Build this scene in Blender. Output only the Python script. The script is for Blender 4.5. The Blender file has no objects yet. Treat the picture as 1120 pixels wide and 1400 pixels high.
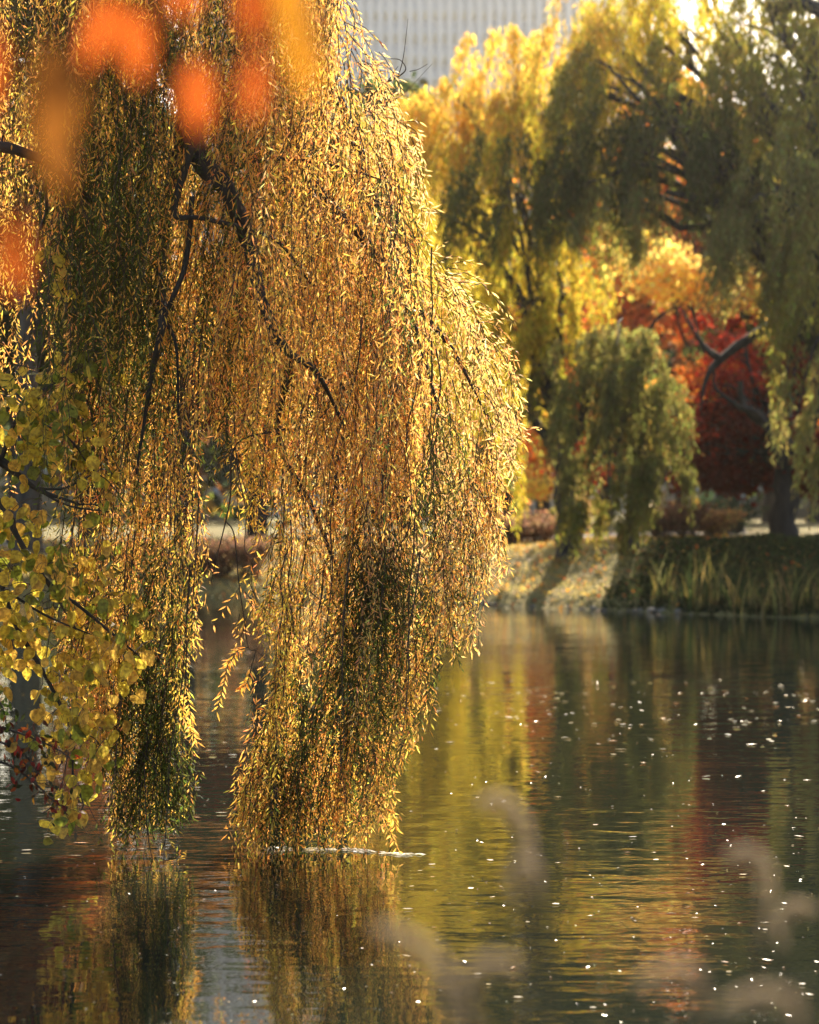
import bpy, math, random
import numpy as np
from mathutils import Vector
random.seed(7); R = np.random.default_rng(11)
sc = bpy.context.scene
COL = sc.collection
F = 85.0/36.0*1400.0            # focal length in pixels of the photograph
H = 1.7                         # camera height above the water
PI = math.pi

def at(px, py, Y):
    return np.array([(px-560.0)/F*Y, Y, H+(700.0-py)/F*Y])

# ------------------------------------------------------------------ scene / camera / light
sc.render.engine = 'CYCLES'
sc.view_settings.view_transform = 'Standard'
sc.view_settings.look = 'None'
sc.view_settings.exposure = 1.3
sc.view_settings.gamma = 1.0
cy = sc.cycles
cy.use_denoising = True
cy.max_bounces = 10; cy.diffuse_bounces = 6; cy.glossy_bounces = 4; cy.transmission_bounces = 6
cy.volume_bounces = 0
cy.caustics_reflective = False; cy.caustics_refractive = False
cy.sample_clamp_indirect = 6.0
cy.sample_clamp_direct = 0.0

cam = bpy.data.cameras.new('camera'); co = bpy.data.objects.new('camera', cam); COL.objects.link(co)
co.location = (0, 0, H); co.rotation_euler = (math.radians(90), 0, 0)
cam.sensor_fit = 'VERTICAL'; cam.sensor_height = 36; cam.sensor_width = 28.8; cam.lens = 85
cam.clip_start = 0.1; cam.clip_end = 3000
cam.dof.use_dof = True; cam.dof.focus_distance = 11.9; cam.dof.aperture_fstop = 2.9
cam.dof.aperture_blades = 0
sc.camera = co

SUN_AZ, SUN_EL = math.radians(13), math.radians(33)
w = bpy.data.worlds.new('World'); sc.world = w; w.use_nodes = True
nt = w.node_tree; nt.nodes.clear()
sky = nt.nodes.new('ShaderNodeTexSky'); sky.sky_type = 'NISHITA'; sky.sun_disc = False
sky.sun_elevation = SUN_EL; sky.sun_rotation = SUN_AZ; sky.air_density = 1.0; sky.dust_density = 2.5; sky.ozone_density = 1.0
bg = nt.nodes.new('ShaderNodeBackground'); bg.inputs[1].default_value = 0.1
wo = nt.nodes.new('ShaderNodeOutputWorld')
nt.links.new(sky.outputs[0], bg.inputs[0]); nt.links.new(bg.outputs[0], wo.inputs[0])
sd = bpy.data.lights.new('sun', 'SUN'); sd.energy = 5.0; sd.angle = math.radians(0.5); sd.color = (1.0, 0.86, 0.66)
so = bpy.data.objects.new('sun', sd); COL.objects.link(so)
sv = Vector((math.sin(SUN_AZ)*math.cos(SUN_EL), math.cos(SUN_AZ)*math.cos(SUN_EL), math.sin(SUN_EL)))
so.rotation_euler = sv.to_track_quat('Z', 'Y').to_euler(); so.location = (0, 0, 60)

# ------------------------------------------------------------------ materials
def newmat(name):
    m = bpy.data.materials.new(name); m.use_nodes = True
    n = m.node_tree.nodes; n.clear()
    o = n.new('ShaderNodeOutputMaterial')
    return m, n, m.node_tree.links, o

def leaf_mat(name, trans=0.5, tgain=1.5, rough=0.45, spec=0.35):
    m, n, l, o = newmat(name)
    a = n.new('ShaderNodeAttribute'); a.attribute_name = 'tint'
    p = n.new('ShaderNodeBsdfPrincipled'); p.inputs['Roughness'].default_value = rough
    p.inputs['Specular IOR Level'].default_value = spec
    l.new(a.outputs['Color'], p.inputs['Base Color'])
    t = n.new('ShaderNodeBsdfTranslucent')
    mx = n.new('ShaderNodeMix'); mx.data_type = 'RGBA'; mx.blend_type = 'MULTIPLY'; mx.inputs[0].default_value = 1.0
    l.new(a.outputs['Color'], mx.inputs[6]); mx.inputs[7].default_value = (tgain, tgain*0.97, tgain*0.75, 1)
    l.new(mx.outputs[2], t.inputs[0])
    s = n.new('ShaderNodeMixShader'); s.inputs[0].default_value = trans
    l.new(p.outputs[0], s.inputs[1]); l.new(t.outputs[0], s.inputs[2]); l.new(s.outputs[0], o.inputs[0])
    return m

def blotch(m, scale, amt):
    n = m.node_tree.nodes; l = m.node_tree.links
    a = [x for x in n if x.type == 'ATTRIBUTE'][0]; tc = n.new('ShaderNodeTexCoord'); no = n.new('ShaderNodeTexNoise')
    no.inputs['Scale'].default_value = scale; no.inputs['Detail'].default_value = 6; l.new(tc.outputs['Object'], no.inputs['Vector'])
    r = n.new('ShaderNodeValToRGB'); e = r.color_ramp.elements; e[0].position = .38; e[0].color = (1-amt, 1-amt*1.15, 1-amt, 1); e[1].position = .58; e[1].color = (1, 1, 1, 1)
    l.new(no.outputs[0], r.inputs[0]); x = n.new('ShaderNodeMix'); x.data_type = 'RGBA'; x.blend_type = 'MULTIPLY'; x.inputs[0].default_value = 1
    tg_ = [k.to_socket for k in a.outputs['Color'].links]; l.new(a.outputs['Color'], x.inputs[6]); l.new(r.outputs[0], x.inputs[7])
    for t in tg_: l.new(x.outputs[2], t)

def bark_mat(name, c1, c2, scale=14, bump=0.02, rough=0.85):
    m, n, l, o = newmat(name)
    tc = n.new('ShaderNodeTexCoord'); mp = n.new('ShaderNodeMapping'); mp.inputs['Scale'].default_value = (1, 1, 0.22)
    l.new(tc.outputs['Object'], mp.inputs[0])
    no = n.new('ShaderNodeTexNoise'); no.inputs['Scale'].default_value = scale; no.inputs['Detail'].default_value = 7
    l.new(mp.outputs[0], no.inputs['Vector'])
    cr = n.new('ShaderNodeValToRGB'); cr.color_ramp.elements[0].color = (*c1, 1); cr.color_ramp.elements[1].color = (*c2, 1)
    cr.color_ramp.elements[0].position = 0.35; cr.color_ramp.elements[1].position = 0.68
    l.new(no.outputs[0], cr.inputs[0])
    p = n.new('ShaderNodeBsdfPrincipled'); p.inputs['Roughness'].default_value = rough
    l.new(cr.outputs[0], p.inputs['Base Color'])
    b = n.new('ShaderNodeBump'); b.inputs['Strength'].default_value = 1; b.inputs['Distance'].default_value = bump
    l.new(no.outputs[0], b.inputs['Height']); l.new(b.outputs[0], p.inputs['Normal']); l.new(p.outputs[0], o.inputs[0])
    return m

def noise_mat(name, cols, scale=1.0, rough=0.9, bump=0.0, bscale=30):
    m, n, l, o = newmat(name)
    tc = n.new('ShaderNodeTexCoord')
    no = n.new('ShaderNodeTexNoise'); no.inputs['Scale'].default_value = scale; no.inputs['Detail'].default_value = 8
    no.inputs['Roughness'].default_value = 0.65
    l.new(tc.outputs['Object'], no.inputs['Vector'])
    cr = n.new('ShaderNodeValToRGB'); e = cr.color_ramp.elements
    while len(e) < len(cols): e.new(0.5)
    for i, c in enumerate(cols):
        e[i].position = 0.3+0.4*i/(len(cols)-1); e[i].color = (*c, 1)
    l.new(no.outputs[0], cr.inputs[0])
    p = n.new('ShaderNodeBsdfPrincipled'); p.inputs['Roughness'].default_value = rough
    l.new(cr.outputs[0], p.inputs['Base Color'])
    if bump:
        n2 = n.new('ShaderNodeTexNoise'); n2.inputs['Scale'].default_value = bscale; n2.inputs['Detail'].default_value = 5
        l.new(tc.outputs['Object'], n2.inputs['Vector'])
        b = n.new('ShaderNodeBump'); b.inputs['Distance'].default_value = bump; l.new(n2.outputs[0], b.inputs['Height'])
        l.new(b.outputs[0], p.inputs['Normal'])
    l.new(p.outputs[0], o.inputs[0])
    return m

M_LEAF = leaf_mat('willow_leaf', 0.62, 1.65, 0.55, 0.2)
M_FAR = leaf_mat('far_leaf', 0.6, 1.75, 0.6, 0.2)
M_BROAD = leaf_mat('broad_leaf', 0.66, 1.7, 0.4, 0.4)
blotch(M_BROAD, 55, .45)
M_TWIG = bark_mat('twig_bark', (0.035, 0.022, 0.014), (0.09, 0.055, 0.03), 40, 0.002, 0.6)
M_BARK = bark_mat('bark', (0.03, 0.022, 0.016), (0.11, 0.085, 0.06), 9, 0.03)
M_BARKD = bark_mat('dark_bark', (0.02, 0.016, 0.013), (0.06, 0.048, 0.04), 9, 0.03)
M_PLUME = leaf_mat('plume_hair', 0.5, 1.1, 0.7, 0.1)

# ------------------------------------------------------------------ mesh helpers
class MB:
    """collects vertex and face arrays, then links them as one mesh object"""
    def __init__(s): s.v = []; s.q = []; s.t = []; s.c = []; s.n = 0
    def add(s, v, quads=None, tris=None, tint=(0.5, 0.5, 0.5)):
        v = np.asarray(v, dtype=np.float64)
        if len(v) == 0: return
        if quads is not None and len(quads): s.q.append(np.asarray(quads)+s.n)
        if tris is not None and len(tris): s.t.append(np.asarray(tris)+s.n)
        c = np.asarray(tint, dtype=np.float64)
        if c.ndim == 1: c = np.tile(c, (len(v), 1))
        s.v.append(v); s.c.append(c); s.n += len(v)
    def build(s, name, mat, parent=None, smooth=False, loc=None):
        me = bpy.data.meshes.new(name)
        V = np.concatenate(s.v) if s.v else np.zeros((0, 3))
        if loc is not None: V = V-np.asarray(loc)
        elif parent is not None: V = V-np.array(parent.location)
        T = np.concatenate(s.t) if s.t else np.zeros((0, 3), int)
        Q = np.concatenate(s.q) if s.q else np.zeros((0, 4), int)
        me.vertices.add(len(V)); me.vertices.foreach_set('co', V.ravel().astype(np.float32))
        nl = T.size+Q.size
        me.loops.add(nl); me.loops.foreach_set('vertex_index', np.concatenate([T.ravel(), Q.ravel()]).astype(np.int32))
        me.polygons.add(len(T)+len(Q))
        ls = np.concatenate([np.arange(len(T))*3, T.size+np.arange(len(Q))*4]).astype(np.int32)
        me.polygons.foreach_set('loop_start', ls)
        me.update(calc_edges=True)
        if smooth: me.polygons.foreach_set('use_smooth', np.ones(len(me.polygons), bool))
        at_ = me.attributes.new('tint', 'FLOAT_COLOR', 'POINT')
        Cc = np.concatenate(s.c) if s.c else np.zeros((0, 3))
        at_.data.foreach_set('color', np.concatenate([Cc, np.ones((len(Cc), 1))], 1).ravel().astype(np.float32))
        me.validate()
        me.materials.append(mat)
        o = bpy.data.objects.new(name, me); COL.objects.link(o)
        if loc is not None: o.location = loc
        if parent is not None: o.parent = parent
        return o

def tag(o, label=None, cat=None, group=None, kind=None):
    if label: o['label'] = label
    if cat: o['category'] = cat
    if group: o['group'] = group
    if kind: o['kind'] = kind
    return o

def empty(name, loc):
    o = bpy.data.objects.new(name, None); COL.objects.link(o); o.location = [float(a) for a in loc]; o.empty_display_size = 0.2
    return o

def unit(v):
    v = np.asarray(v, float)
    return v/np.maximum(np.linalg.norm(v, axis=-1, keepdims=True), 1e-9)

def spline(P, n=6):
    P = np.asarray(P, float)
    if len(P) < 3: n = max(n, 2)
    Q = np.vstack([2*P[0]-P[1], P, 2*P[-1]-P[-2]]); out = []
    for i in range(1, len(Q)-2):
        for t in np.linspace(0, 1, n, endpoint=False):
            a, b, c, d = Q[i-1], Q[i], Q[i+1], Q[i+2]
            out.append(0.5*((2*b)+(-a+c)*t+(2*a-5*b+4*c-d)*t*t+(-a+3*b-3*c+d)*t**3))
    out.append(P[-1])
    return np.array(out)

def tube(mb, P, r0, r1, sides=5, tint=(0.1, 0.07, 0.05), power=1.0, rough=0.0):
    P = np.asarray(P, float); n = len(P)
    if n < 2: return
    T = np.gradient(P, axis=0); T = unit(T)
    ref = np.array([0.31, 0.83, 0.46]); ref2 = np.array([0.9, -0.3, 0.2])
    A = np.cross(T, ref); bad = np.linalg.norm(A, axis=1) < 0.15
    A[bad] = np.cross(T[bad], ref2); A = unit(A); B = np.cross(T, A)
    t = np.linspace(0, 1, n)**power
    r = (r0*(1-t)+r1*t)[:, None]
    ang = np.arange(sides)*2*PI/sides
    V = P[:, None, :]+(A[:, None, :]*np.cos(ang)[None, :, None]+B[:, None, :]*np.sin(ang)[None, :, None])*r[:, :, None]
    if rough: V += R.normal(0, 1, V.shape)*(r[:, :, None]*rough)
    i = np.arange(n-1)[:, None]*sides; k = np.arange(sides)[None, :]; k2 = (k+1) % sides
    q = np.stack([i+k, i+k2, i+sides+k2, i+sides+k], -1).reshape(-1, 4)
    mb.add(V.reshape(-1, 3), quads=q, tint=tint)

# leaf templates: columns = (side, along, normal), scaled by (W, L, L)
T_WIL = (np.array([[0, 0, 0], [-.5, .42, -.03], [0, .5, .03], [.5, .42, -.03], [0.05, 1, -.13]]), np.array([[0, 1, 2], [0, 2, 3], [1, 4, 2], [2, 4, 3]]))
T_DIA = (np.array([[0, 0, 0], [-.5, .45, 0.02], [.5, .45, 0.02], [0, 1, -.08]]), np.array([[0, 2, 3], [0, 3, 1]]))
_ang = [(-.12, .0), (-.40, .10), (-.52, .34), (-.44, .60), (-.22, .84), (0, 1.0), (.22, .84), (.44, .60), (.52, .34), (.40, .10), (.12, .0)]
_bv = [[0, .03, 0]]+[[x, y, -abs(x)*.36-(y-.4)**2*.4] for x, y in _ang]+[[0, .5, .02]]
_bt = [[0, i, 12] if False else [12, i+1, i] for i in range(1, 11)]+[[12, 1, 0], [12, 0, 11]]
T_OVA = (np.array(_bv), np.array(_bt))
_st = []
for i in range(10):
    a = PI/2+2*PI*i/10; r = 0.5 if i % 2 == 0 else 0.3
    _st.append([math.cos(a)*r, 0.5+math.sin(a)*r, -0.05*(i % 2)-0.06])
T_MAP = (np.array([[0, .5, 0.02]]+_st), np.array([[0, i, i % 10+1] for i in range(1, 11)]))
T_HEX = (np.array([[0, 0, 0], [-.5, .35, .04], [-.3, .8, .0], [0, 1, -.05], [.3, .8, 0], [.5, .35, .04]]), np.array([[0, 5, 1], [1, 5, 4], [1, 4, 2], [2, 4, 3]]))

def leaves(mb, T, P, D, N, L, W, tint, tip=None):
    P = np.asarray(P, float); n = len(P)
    if n == 0: return
    D = unit(D); S = unit(np.cross(D, N)); N = np.cross(S, D)
    L = np.broadcast_to(np.asarray(L, float), (n,)); W = np.broadcast_to(np.asarray(W, float), (n,))
    tv, tf = T; k = len(tv)
    curl = R.uniform(0.3, 2.2, n)
    V = (P[:, None, :]+S[:, None, :]*(tv[None, :, 0, None]*W[:, None, None])
         + D[:, None, :]*(tv[None, :, 1, None]*L[:, None, None])+N[:, None, :]*(tv[None, :, 2, None]*(L*curl)[:, None, None]))
    f = (tf[None]+(np.arange(n)*k)[:, None, None]).reshape(-1, 3)
    tint = np.broadcast_to(np.asarray(tint, float), (n, 3))
    c = np.repeat(tint, k, axis=0)
    mb.add(V.reshape(-1, 3), tris=f, tint=c)

def vary(base, n, dv=0.25, dh=0.12):
    base = np.asarray(base, float)
    v = np.exp(R.normal(0, dv, (n, 1)))
    h = np.exp(R.normal(0, dh, (n, 3)))
    return np.clip(base*v*h, 0.003, 0.85)

# ------------------------------------------------------------------ terrain and water
SX = [-400, -60, -20, -8.3, -2.4, 0.4, 1.5, 2.6, 4.55, 6.35, 12, 30, 60, 400]
SY = [60, 52, 49.5, 48.9, 48.6, 47.2, 44.4, 42.6, 40.6, 38.4, 34, 27, 25, 25]
def shore(x): return np.interp(x, SX, SY)+0.18*np.sin(x*2.3)+0.1*np.sin(x*5.1+1)
def sm(t): t = np.clip(t, 0, 1); return t*t*(3-2*t)
def nearland(x, y):
    # distance into the land round the camera: south bank and left bank
    d1 = 5.2-y+0.3*np.sin(x*1.7)
    d2 = (-3.6-0.12*np.abs(y-11)**1.1-0.2*np.sin(y*1.3))-x
    d2 = np.where(y > 24, -5, d2)
    d2b = (-6-x) - np.maximum(0, (y-18))*0.8
    return np.maximum(d1, np.where(y < 24, np.minimum(d2, 24-y), d2b))
def height(x, y):
    d = y-shore(x)
    top = 0.95+0.22*sm((x-0.5)/5)+0.02*np.sin(x*.9)*np.cos(y*.7)
    bank = 0.22*sm(d/0.5)+(top-0.22)*sm((d-0.2)/5.2)+0.12*sm((d-10)/40)
    far = np.where(d > 0, bank, -0.6*sm(-d/2.5))
    dn = nearland(x, y)
    near = np.where(dn > 0, 0.5*sm(dn/2.0), -0.6*sm(-dn/1.2))
    return np.maximum(far, near)

def axis(lims):
    out = []
    for a, b, s in lims: out += list(np.arange(a, b, s))
    out.append(lims[-1][1]); return np.array(out)
gx = axis([(-400, -60, 30), (-60, -16, 3), (-16, 16, 0.2), (16, 60, 3), (60, 400, 30)])
gy = axis([(-60, -4, 6), (-4, 26, 0.4), (26, 36, 1), (36, 62, 0.2), (62, 120, 2), (120, 400, 20), (400, 700, 50)])
X, Y = np.meshgrid(gx, gy); Z = height(X, Y)
Z += np.where((Z > 0.1) & (np.abs(X) < 20), R.normal(0, 0.012, Z.shape), 0)
nx, ny = len(gx), len(gy)
i = np.arange(nx-1)[None, :]; j = np.arange(ny-1)[:, None]*nx
q = np.stack([j+i, j+i+1, j+nx+i+1, j+nx+i], -1).reshape(-1, 4)
mb = MB(); mb.add(np.stack([X, Y, Z], -1).reshape(-1, 3), quads=q)
m, n, l, o = newmat('ground')
tc = n.new('ShaderNodeTexCoord')
n1 = n.new('ShaderNodeTexNoise'); n1.inputs['Scale'].default_value = 0.5; n1.inputs['Detail'].default_value = 9; n1.inputs['Roughness'].default_value = 0.7
n2 = n.new('ShaderNodeTexNoise'); n2.inputs['Scale'].default_value = 9; n2.inputs['Detail'].default_value = 6
l.new(tc.outputs['Object'], n1.inputs['Vector']); l.new(tc.outputs['Object'], n2.inputs['Vector'])
r1 = n.new('ShaderNodeValToRGB'); e = r1.color_ramp.elements
e[0].position = .36; e[0].color = (0.1, 0.115, 0.03, 1); e[1].position = .64; e[1].color = (0.26, 0.2, 0.07, 1)
r2 = n.new('ShaderNodeValToRGB'); e = r2.color_ramp.elements
e[0].position = .35; e[0].color = (0.07, 0.055, 0.03, 1); e[1].position = .62; e[1].color = (0.34, 0.27, 0.1, 1)
l.new(n1.outputs[0], r1.inputs[0]); l.new(n2.outputs[0], r2.inputs[0])
mx = n.new('ShaderNodeMix'); mx.data_type = 'RGBA'; mx.inputs[0].default_value = 0.5
l.new(r1.outputs[0], mx.inputs[6]); l.new(r2.outputs[0], mx.inputs[7])
p = n.new('ShaderNodeBsdfPrincipled'); p.inputs['Roughness'].default_value = 0.95; p.inputs['Specular IOR Level'].default_value = 0.15
l.new(mx.outputs[2], p.inputs['Base Color'])
b = n.new('ShaderNodeBump'); b.inputs['Distance'].default_value = 0.06; l.new(n2.outputs[0], b.inputs['Height']); l.new(b.outputs[0], p.inputs['Normal'])
l.new(p.outputs[0], o.inputs[0]); M_GROUND = m
g = mb.build('ground', M_GROUND, smooth=True, loc=(0, 0, 0)); tag(g, kind='structure')

m, n, l, o = newmat('pond_water')
tc = n.new('ShaderNodeTexCoord')
p = n.new('ShaderNodeBsdfPrincipled'); p.inputs['Base Color'].default_value = (0.014, 0.018, 0.012, 1)
p.inputs['Roughness'].default_value = 0.02; p.inputs['IOR'].default_value = 1.4
mp = n.new('ShaderNodeMapping'); mp.inputs['Scale'].default_value = (0.55, 1.0, 1.0); l.new(tc.outputs['Object'], mp.inputs[0])
def noi(scale, det, src): 
    a = n.new('ShaderNodeTexNoise'); a.inputs['Scale'].default_value = scale; a.inputs['Detail'].default_value = det
    l.new(src, a.inputs['Vector']); return a.outputs[0]
def mth(op, a, b_):
    q_ = n.new('ShaderNodeMath'); q_.operation = op
    for k_, v_ in enumerate((a, b_)):
        if hasattr(v_, 'is_output'): l.new(v_, q_.inputs[k_])
        else: q_.inputs[k_].default_value = v_
    return q_.outputs[0]
a1 = noi(3.2, 2, mp.outputs[0]); a2 = noi(11.0, 2, mp.outputs[0]); patch = noi(0.35, 2, mp.outputs[0])
rp = n.new('ShaderNodeMapRange'); rp.inputs[1].default_value = .38; rp.inputs[2].default_value = .64; rp.inputs[3].default_value = 0.35; rp.inputs[4].default_value = 1.0
l.new(patch, rp.inputs[0])
hgt = mth('MULTIPLY', mth('ADD', mth('MULTIPLY', a1, 0.0075), mth('MULTIPLY', a2, 0.0022)), rp.outputs[0])
b = n.new('ShaderNodeBump'); b.inputs['Distance'].default_value = 1.0; b.inputs['Strength'].default_value = 1.0
l.new(hgt, b.inputs['Height']); l.new(b.outputs[0], p.inputs['Normal']); l.new(p.outputs[0], o.inputs[0]); M_WATER = m
mb = MB(); mb.add([[-400, -30, 0], [400, -30, 0], [400, 70, 0], [-400, 70, 0]], quads=[[0, 1, 2, 3]])
tag(mb.build('water', M_WATER, loc=(0, 0, 0)), kind='structure')

mb = MB()
hv = [[-430, -75, -2], [430, -75, -2], [430, 720, -2], [-430, 720, -2], [-430, -75, 160], [430, -75, 160], [430, 720, 160], [-430, 720, 160]]
mb.add(hv, quads=[[0, 3, 2, 1], [4, 5, 6, 7], [0, 1, 5, 4], [1, 2, 6, 5], [2, 3, 7, 6], [3, 0, 4, 7]])
m, n, l, o = newmat('haze_air'); pv = n.new('ShaderNodeVolumePrincipled'); pv.inputs['Color'].default_value = (1, .96, .88, 1)
pv.inputs['Density'].default_value = 0.0002; pv.inputs['Anisotropy'].default_value = 0.85; l.new(pv.outputs[0], o.inputs['Volume'])
tag(mb.build('haze', m, loc=(0, 0, 0)), 'thin warm autumn haze over the whole pond and park', None, None, 'stuff')

# path behind the bank
M_PATH = noise_mat('path_gravel', [(0.2, 0.19, 0.17), (0.3, 0.28, 0.25)], 3.0, 0.9, 0.01, 60)
xs = np.linspace(-60, 60, 121); yc = 55.5+0.8*np.sin(xs*0.12)
v = []
for s_ in (-1.3, 0, 1.3):
    yy = yc+s_; v.append(np.stack([xs, yy, height(xs, yy)+0.03], -1))
v = np.concatenate(v); k = np.arange(120)
q = np.concatenate([np.stack([k, k+1, k+122, k+121], -1), np.stack([k+121, k+122, k+243, k+242], -1)])
mb = MB(); mb.add(v, quads=q); tag(mb.build('path', M_PATH, loc=(0, 0, 0)), kind='structure')

# ------------------------------------------------------------------ distant tower
def box(mb, a, b, tint=(.5, .5, .5)):
    (x0, y0, z0), (x1, y1, z1) = a, b
    v = [[x0, y0, z0], [x1, y0, z0], [x1, y1, z0], [x0, y1, z0], [x0, y0, z1], [x1, y0, z1], [x1, y1, z1], [x0, y1, z1]]
    mb.add(v, quads=[[0, 3, 2, 1], [4, 5, 6, 7], [0, 1, 5, 4], [1, 2, 6, 5], [2, 3, 7, 6], [3, 0, 4, 7]], tint=tint)
M_CONC = noise_mat('pale_concrete', [(0.74, 0.73, 0.71), (0.84, 0.82, 0.79)], 0.15, 0.8)
m, n, l, o = newmat('tower_glass'); p = n.new('ShaderNodeBsdfPrincipled'); p.inputs['Base Color'].default_value = (0.66, 0.66, 0.65, 1)
p.inputs['Metallic'].default_value = 0.2; p.inputs['Roughness'].default_value = 0.35; l.new(p.outputs[0], o.inputs[0]); M_GLASS = m
TY = 450.0; tx0 = (250-560)/F*TY; tx1 = (872-560)/F*TY; TH = 150.0
tw = empty('office_tower', (0.5*(tx0+tx1), TY+12, 1.0)); tag(tw, 'pale grey high rise with fine vertical fins rising behind the willows', 'building')
mb = MB(); box(mb, (tx0, TY, 1.0), (tx1, TY+24, TH)); mb.build('wall', M_CONC, tw)
nb = 46; bw = (tx1-tx0)/nb
mb = MB()
for k in range(nb+1):
    x = tx0+k*bw; box(mb, (x-0.4, TY-0.9, 4.0), (x+0.4, TY-0.003, TH-2), )
mb.build('facade_fins', M_CONC, tw)
fl = 4.2
for f in range(int((TH-8)/fl)):
    z = 5+f*fl; mb = MB(); box(mb, (tx0+.3, TY-0.12, z), (tx1-.3, TY-0.006, z+3.95)); mb.build('window_band', M_GLASS, tw)
mb = MB(); box(mb, (tx0-0.6, TY-0.8, TH), (tx1+0.6, TY+24.6, TH+1.2)); mb.build('roof', M_CONC, tw)
# low pale building and street beyond the park
def low_house(x0, x1, Y, h, lab, mat):
    e_ = empty('apartment_house', ((x0+x1)/2, Y+5, 1.1)); tag(e_, lab, 'building', 'low buildings beyond the park')
    mb = MB(); box(mb, (x0, Y, 0.9), (x1, Y+10, h)); mb.build('wall', mat, e_)
    mb = MB(); box(mb, (x0-.3, Y-.3, h), (x1+.3, Y+10.3, h+.4)); mb.build('roof', M_BARKD, e_)
    nw = max(2, int((x1-x0)/3)); st = (x1-x0)/nw; mb = None
    for f in range(int((h-1)/3)):
        for k in range(nw):
            mb = MB(); xx = x0+st*(k+.5); box(mb, (xx-.55, Y-.06, 2+f*3), (xx+.55, Y-.004, 3.6+f*3)); mb.build('window', M_GLASS, e_)
M_STONE = noise_mat('pale_stone', [(0.5, 0.46, 0.42), (0.64, 0.6, 0.55)], 0.4, 0.85)
low_house(-26, -10, 150, 8, 'pale stone low building glimpsed far beyond the left trunks', M_STONE)
low_house(-6, 12, 160, 7, 'pale stone low building glimpsed between trunks in the middle', M_CONC)
low_house(16, 36, 150, 8, 'pale stone low building glimpsed behind the dark trunk on the bank', M_STONE)

# ------------------------------------------------------------------ distant trees
def limb_path(a, b, arch, n=9, wob=0.12):
    t = np.linspace(0, 1, n)[:, None]; a = np.asarray(a); b = np.asarray(b); d = np.linalg.norm(b-a)
    P = a*(1-t)+b*t; P[:, 2] += (arch*np.sin(t*PI))[:, 0]
    P += R.normal(0, wob, P.shape)*np.sin(t*PI)*min(1, d/4)
    return P

def far_tree(name, label, cat, base, top, r, blobs, weeping, leafL, leafW, tpl, group=None, bark=None, extra=(), dens=1.0, loc=None):
    """base/top of the trunk, blobs = (centre, (rx,ry,rz), colour, number of leaves)"""
    bark = bark or M_BARKD
    root = empty(name, base); tag(root, label, cat, group)
    mb = MB(); t = np.linspace(0, 1, 9)[:, None]
    P = np.asarray(base)*(1-t)+np.asarray(top)*t; P += R.normal(0, 0.05, P.shape)*np.sin(t*PI)
    P = np.vstack([P[0]-[0, 0, .3], P])
    tube(mb, P, r*1.15, r*0.6, 9, rough=0.05); 
    tube(mb, np.array([P[0], P[1]+[0, 0, .05]]), r*1.7, r*1.05, 9)
    mb.build('trunk', bark, root, smooth=True)
    cr = MB(); tw_ = MB()
    for bi, (c, rad, col, nl) in enumerate(blobs):
        c = np.asarray(c, float); rad = np.asarray(rad, float)*(1.3 if weeping else 1); nl = int(nl*dens*(1.4 if weeping else 1))
        s = np.asarray(top)-(np.asarray(top)-np.asarray(base))*R.uniform(0, .3)
        mb = MB(); lp = limb_path(s, c+[0, 0, rad[2]*.3], 0.6 if weeping else 0.2); tube(mb, lp, r*0.32, r*0.07, 6)
        for k in range(4):
            e2 = c+R.normal(0, .45, 3)*rad; tube(mb, limb_path(lp[R.integers(4, 8)], e2, .3, 6), r*.12, r*.03, 5)
        mb.build('branch', bark, root, smooth=True)
        if weeping:
            ns = max(3, nl//16)
            u = unit(R.normal(0, 1, (ns, 3)))*(R.uniform(0.25, 1, (ns, 1))**.5)
            nb_ = max(3, ns//9); bu = unit(R.normal(0, 1, (nb_, 3)))*(R.uniform(0.3, 1, (nb_, 1))**.5)
            u = bu[R.integers(0, nb_, ns)]+R.normal(0, .07, (ns, 3))
            u[:, 2] = u[:, 2]*0.8+0.12
            S0 = c+u*rad
            out = u[:, :2]*rad[:2]; out = out/np.maximum(np.linalg.norm(out, axis=1, keepdims=True), .1)
            for k in range(ns):
                Ls = R.uniform(.45, 1.25)*min(1.5, max(.6, rad[2]*.9)); m_ = 16
                t = np.linspace(0, 1, m_)
                P = np.stack([S0[k, 0]+out[k, 0]*.22*t**.6, S0[k, 1]+out[k, 1]*.22*t**.6, S0[k, 2]+.12*np.sin(t*PI*.5)*(1-t)-Ls*t**1.15], -1)
                P += R.normal(0, .035, P.shape); P[:, 0] -= 0.05*Ls*t
                P = P[P[:, 2] > 0.12]
                if len(P) < 3: continue
                D = np.stack([R.normal(0, .4, len(P)), R.normal(0, .4, len(P)), -np.ones(len(P))*.9], -1)
                tone = np.exp(R.normal(0, .13))
                leaves(cr, tpl, P, D, R.normal(0, 1, (len(P), 3)), R.uniform(.7, 1.3, len(P))*leafL, R.uniform(.7, 1.3, len(P))*leafW, vary(np.array(col)*tone, len(P), .2, .1))
        else:
            ncl = max(4, nl//28)
            u = unit(R.normal(0, 1, (ncl, 3)))*(R.uniform(.1, 1, (ncl, 1))**.45)
            cc = c+u*rad
            idx = R.integers(0, ncl, nl)
            P = cc[idx]+R.normal(0, 1, (nl, 3))*np.array([.26, .26, .12])*max(.6, leafL*6)
            D = R.normal(0, .7, (nl, 3)); D[:, 2] -= .5
            N_ = R.normal(0, .8, (nl, 3)); N_[:, 2] += 0.6
            leaves(cr, tpl, P, D, N_, R.uniform(.7, 1.3, nl)*leafL, R.uniform(.7, 1.3, nl)*leafW, vary(col, nl, .22, .12))
    for pts, ra, rb in extra:
        mb = MB(); tube(mb, spline(pts, 5), ra, rb, 7, rough=.06); mb.build('branch', bark, root, smooth=True)
    cr.build('crown', M_FAR, root)
    return root

def B(px, py, Y, rx, ry, rd, col, nl):
    s = Y/F
    return (at(px, py, Y), (rx*s, rd, ry*s), col, nl)

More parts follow.
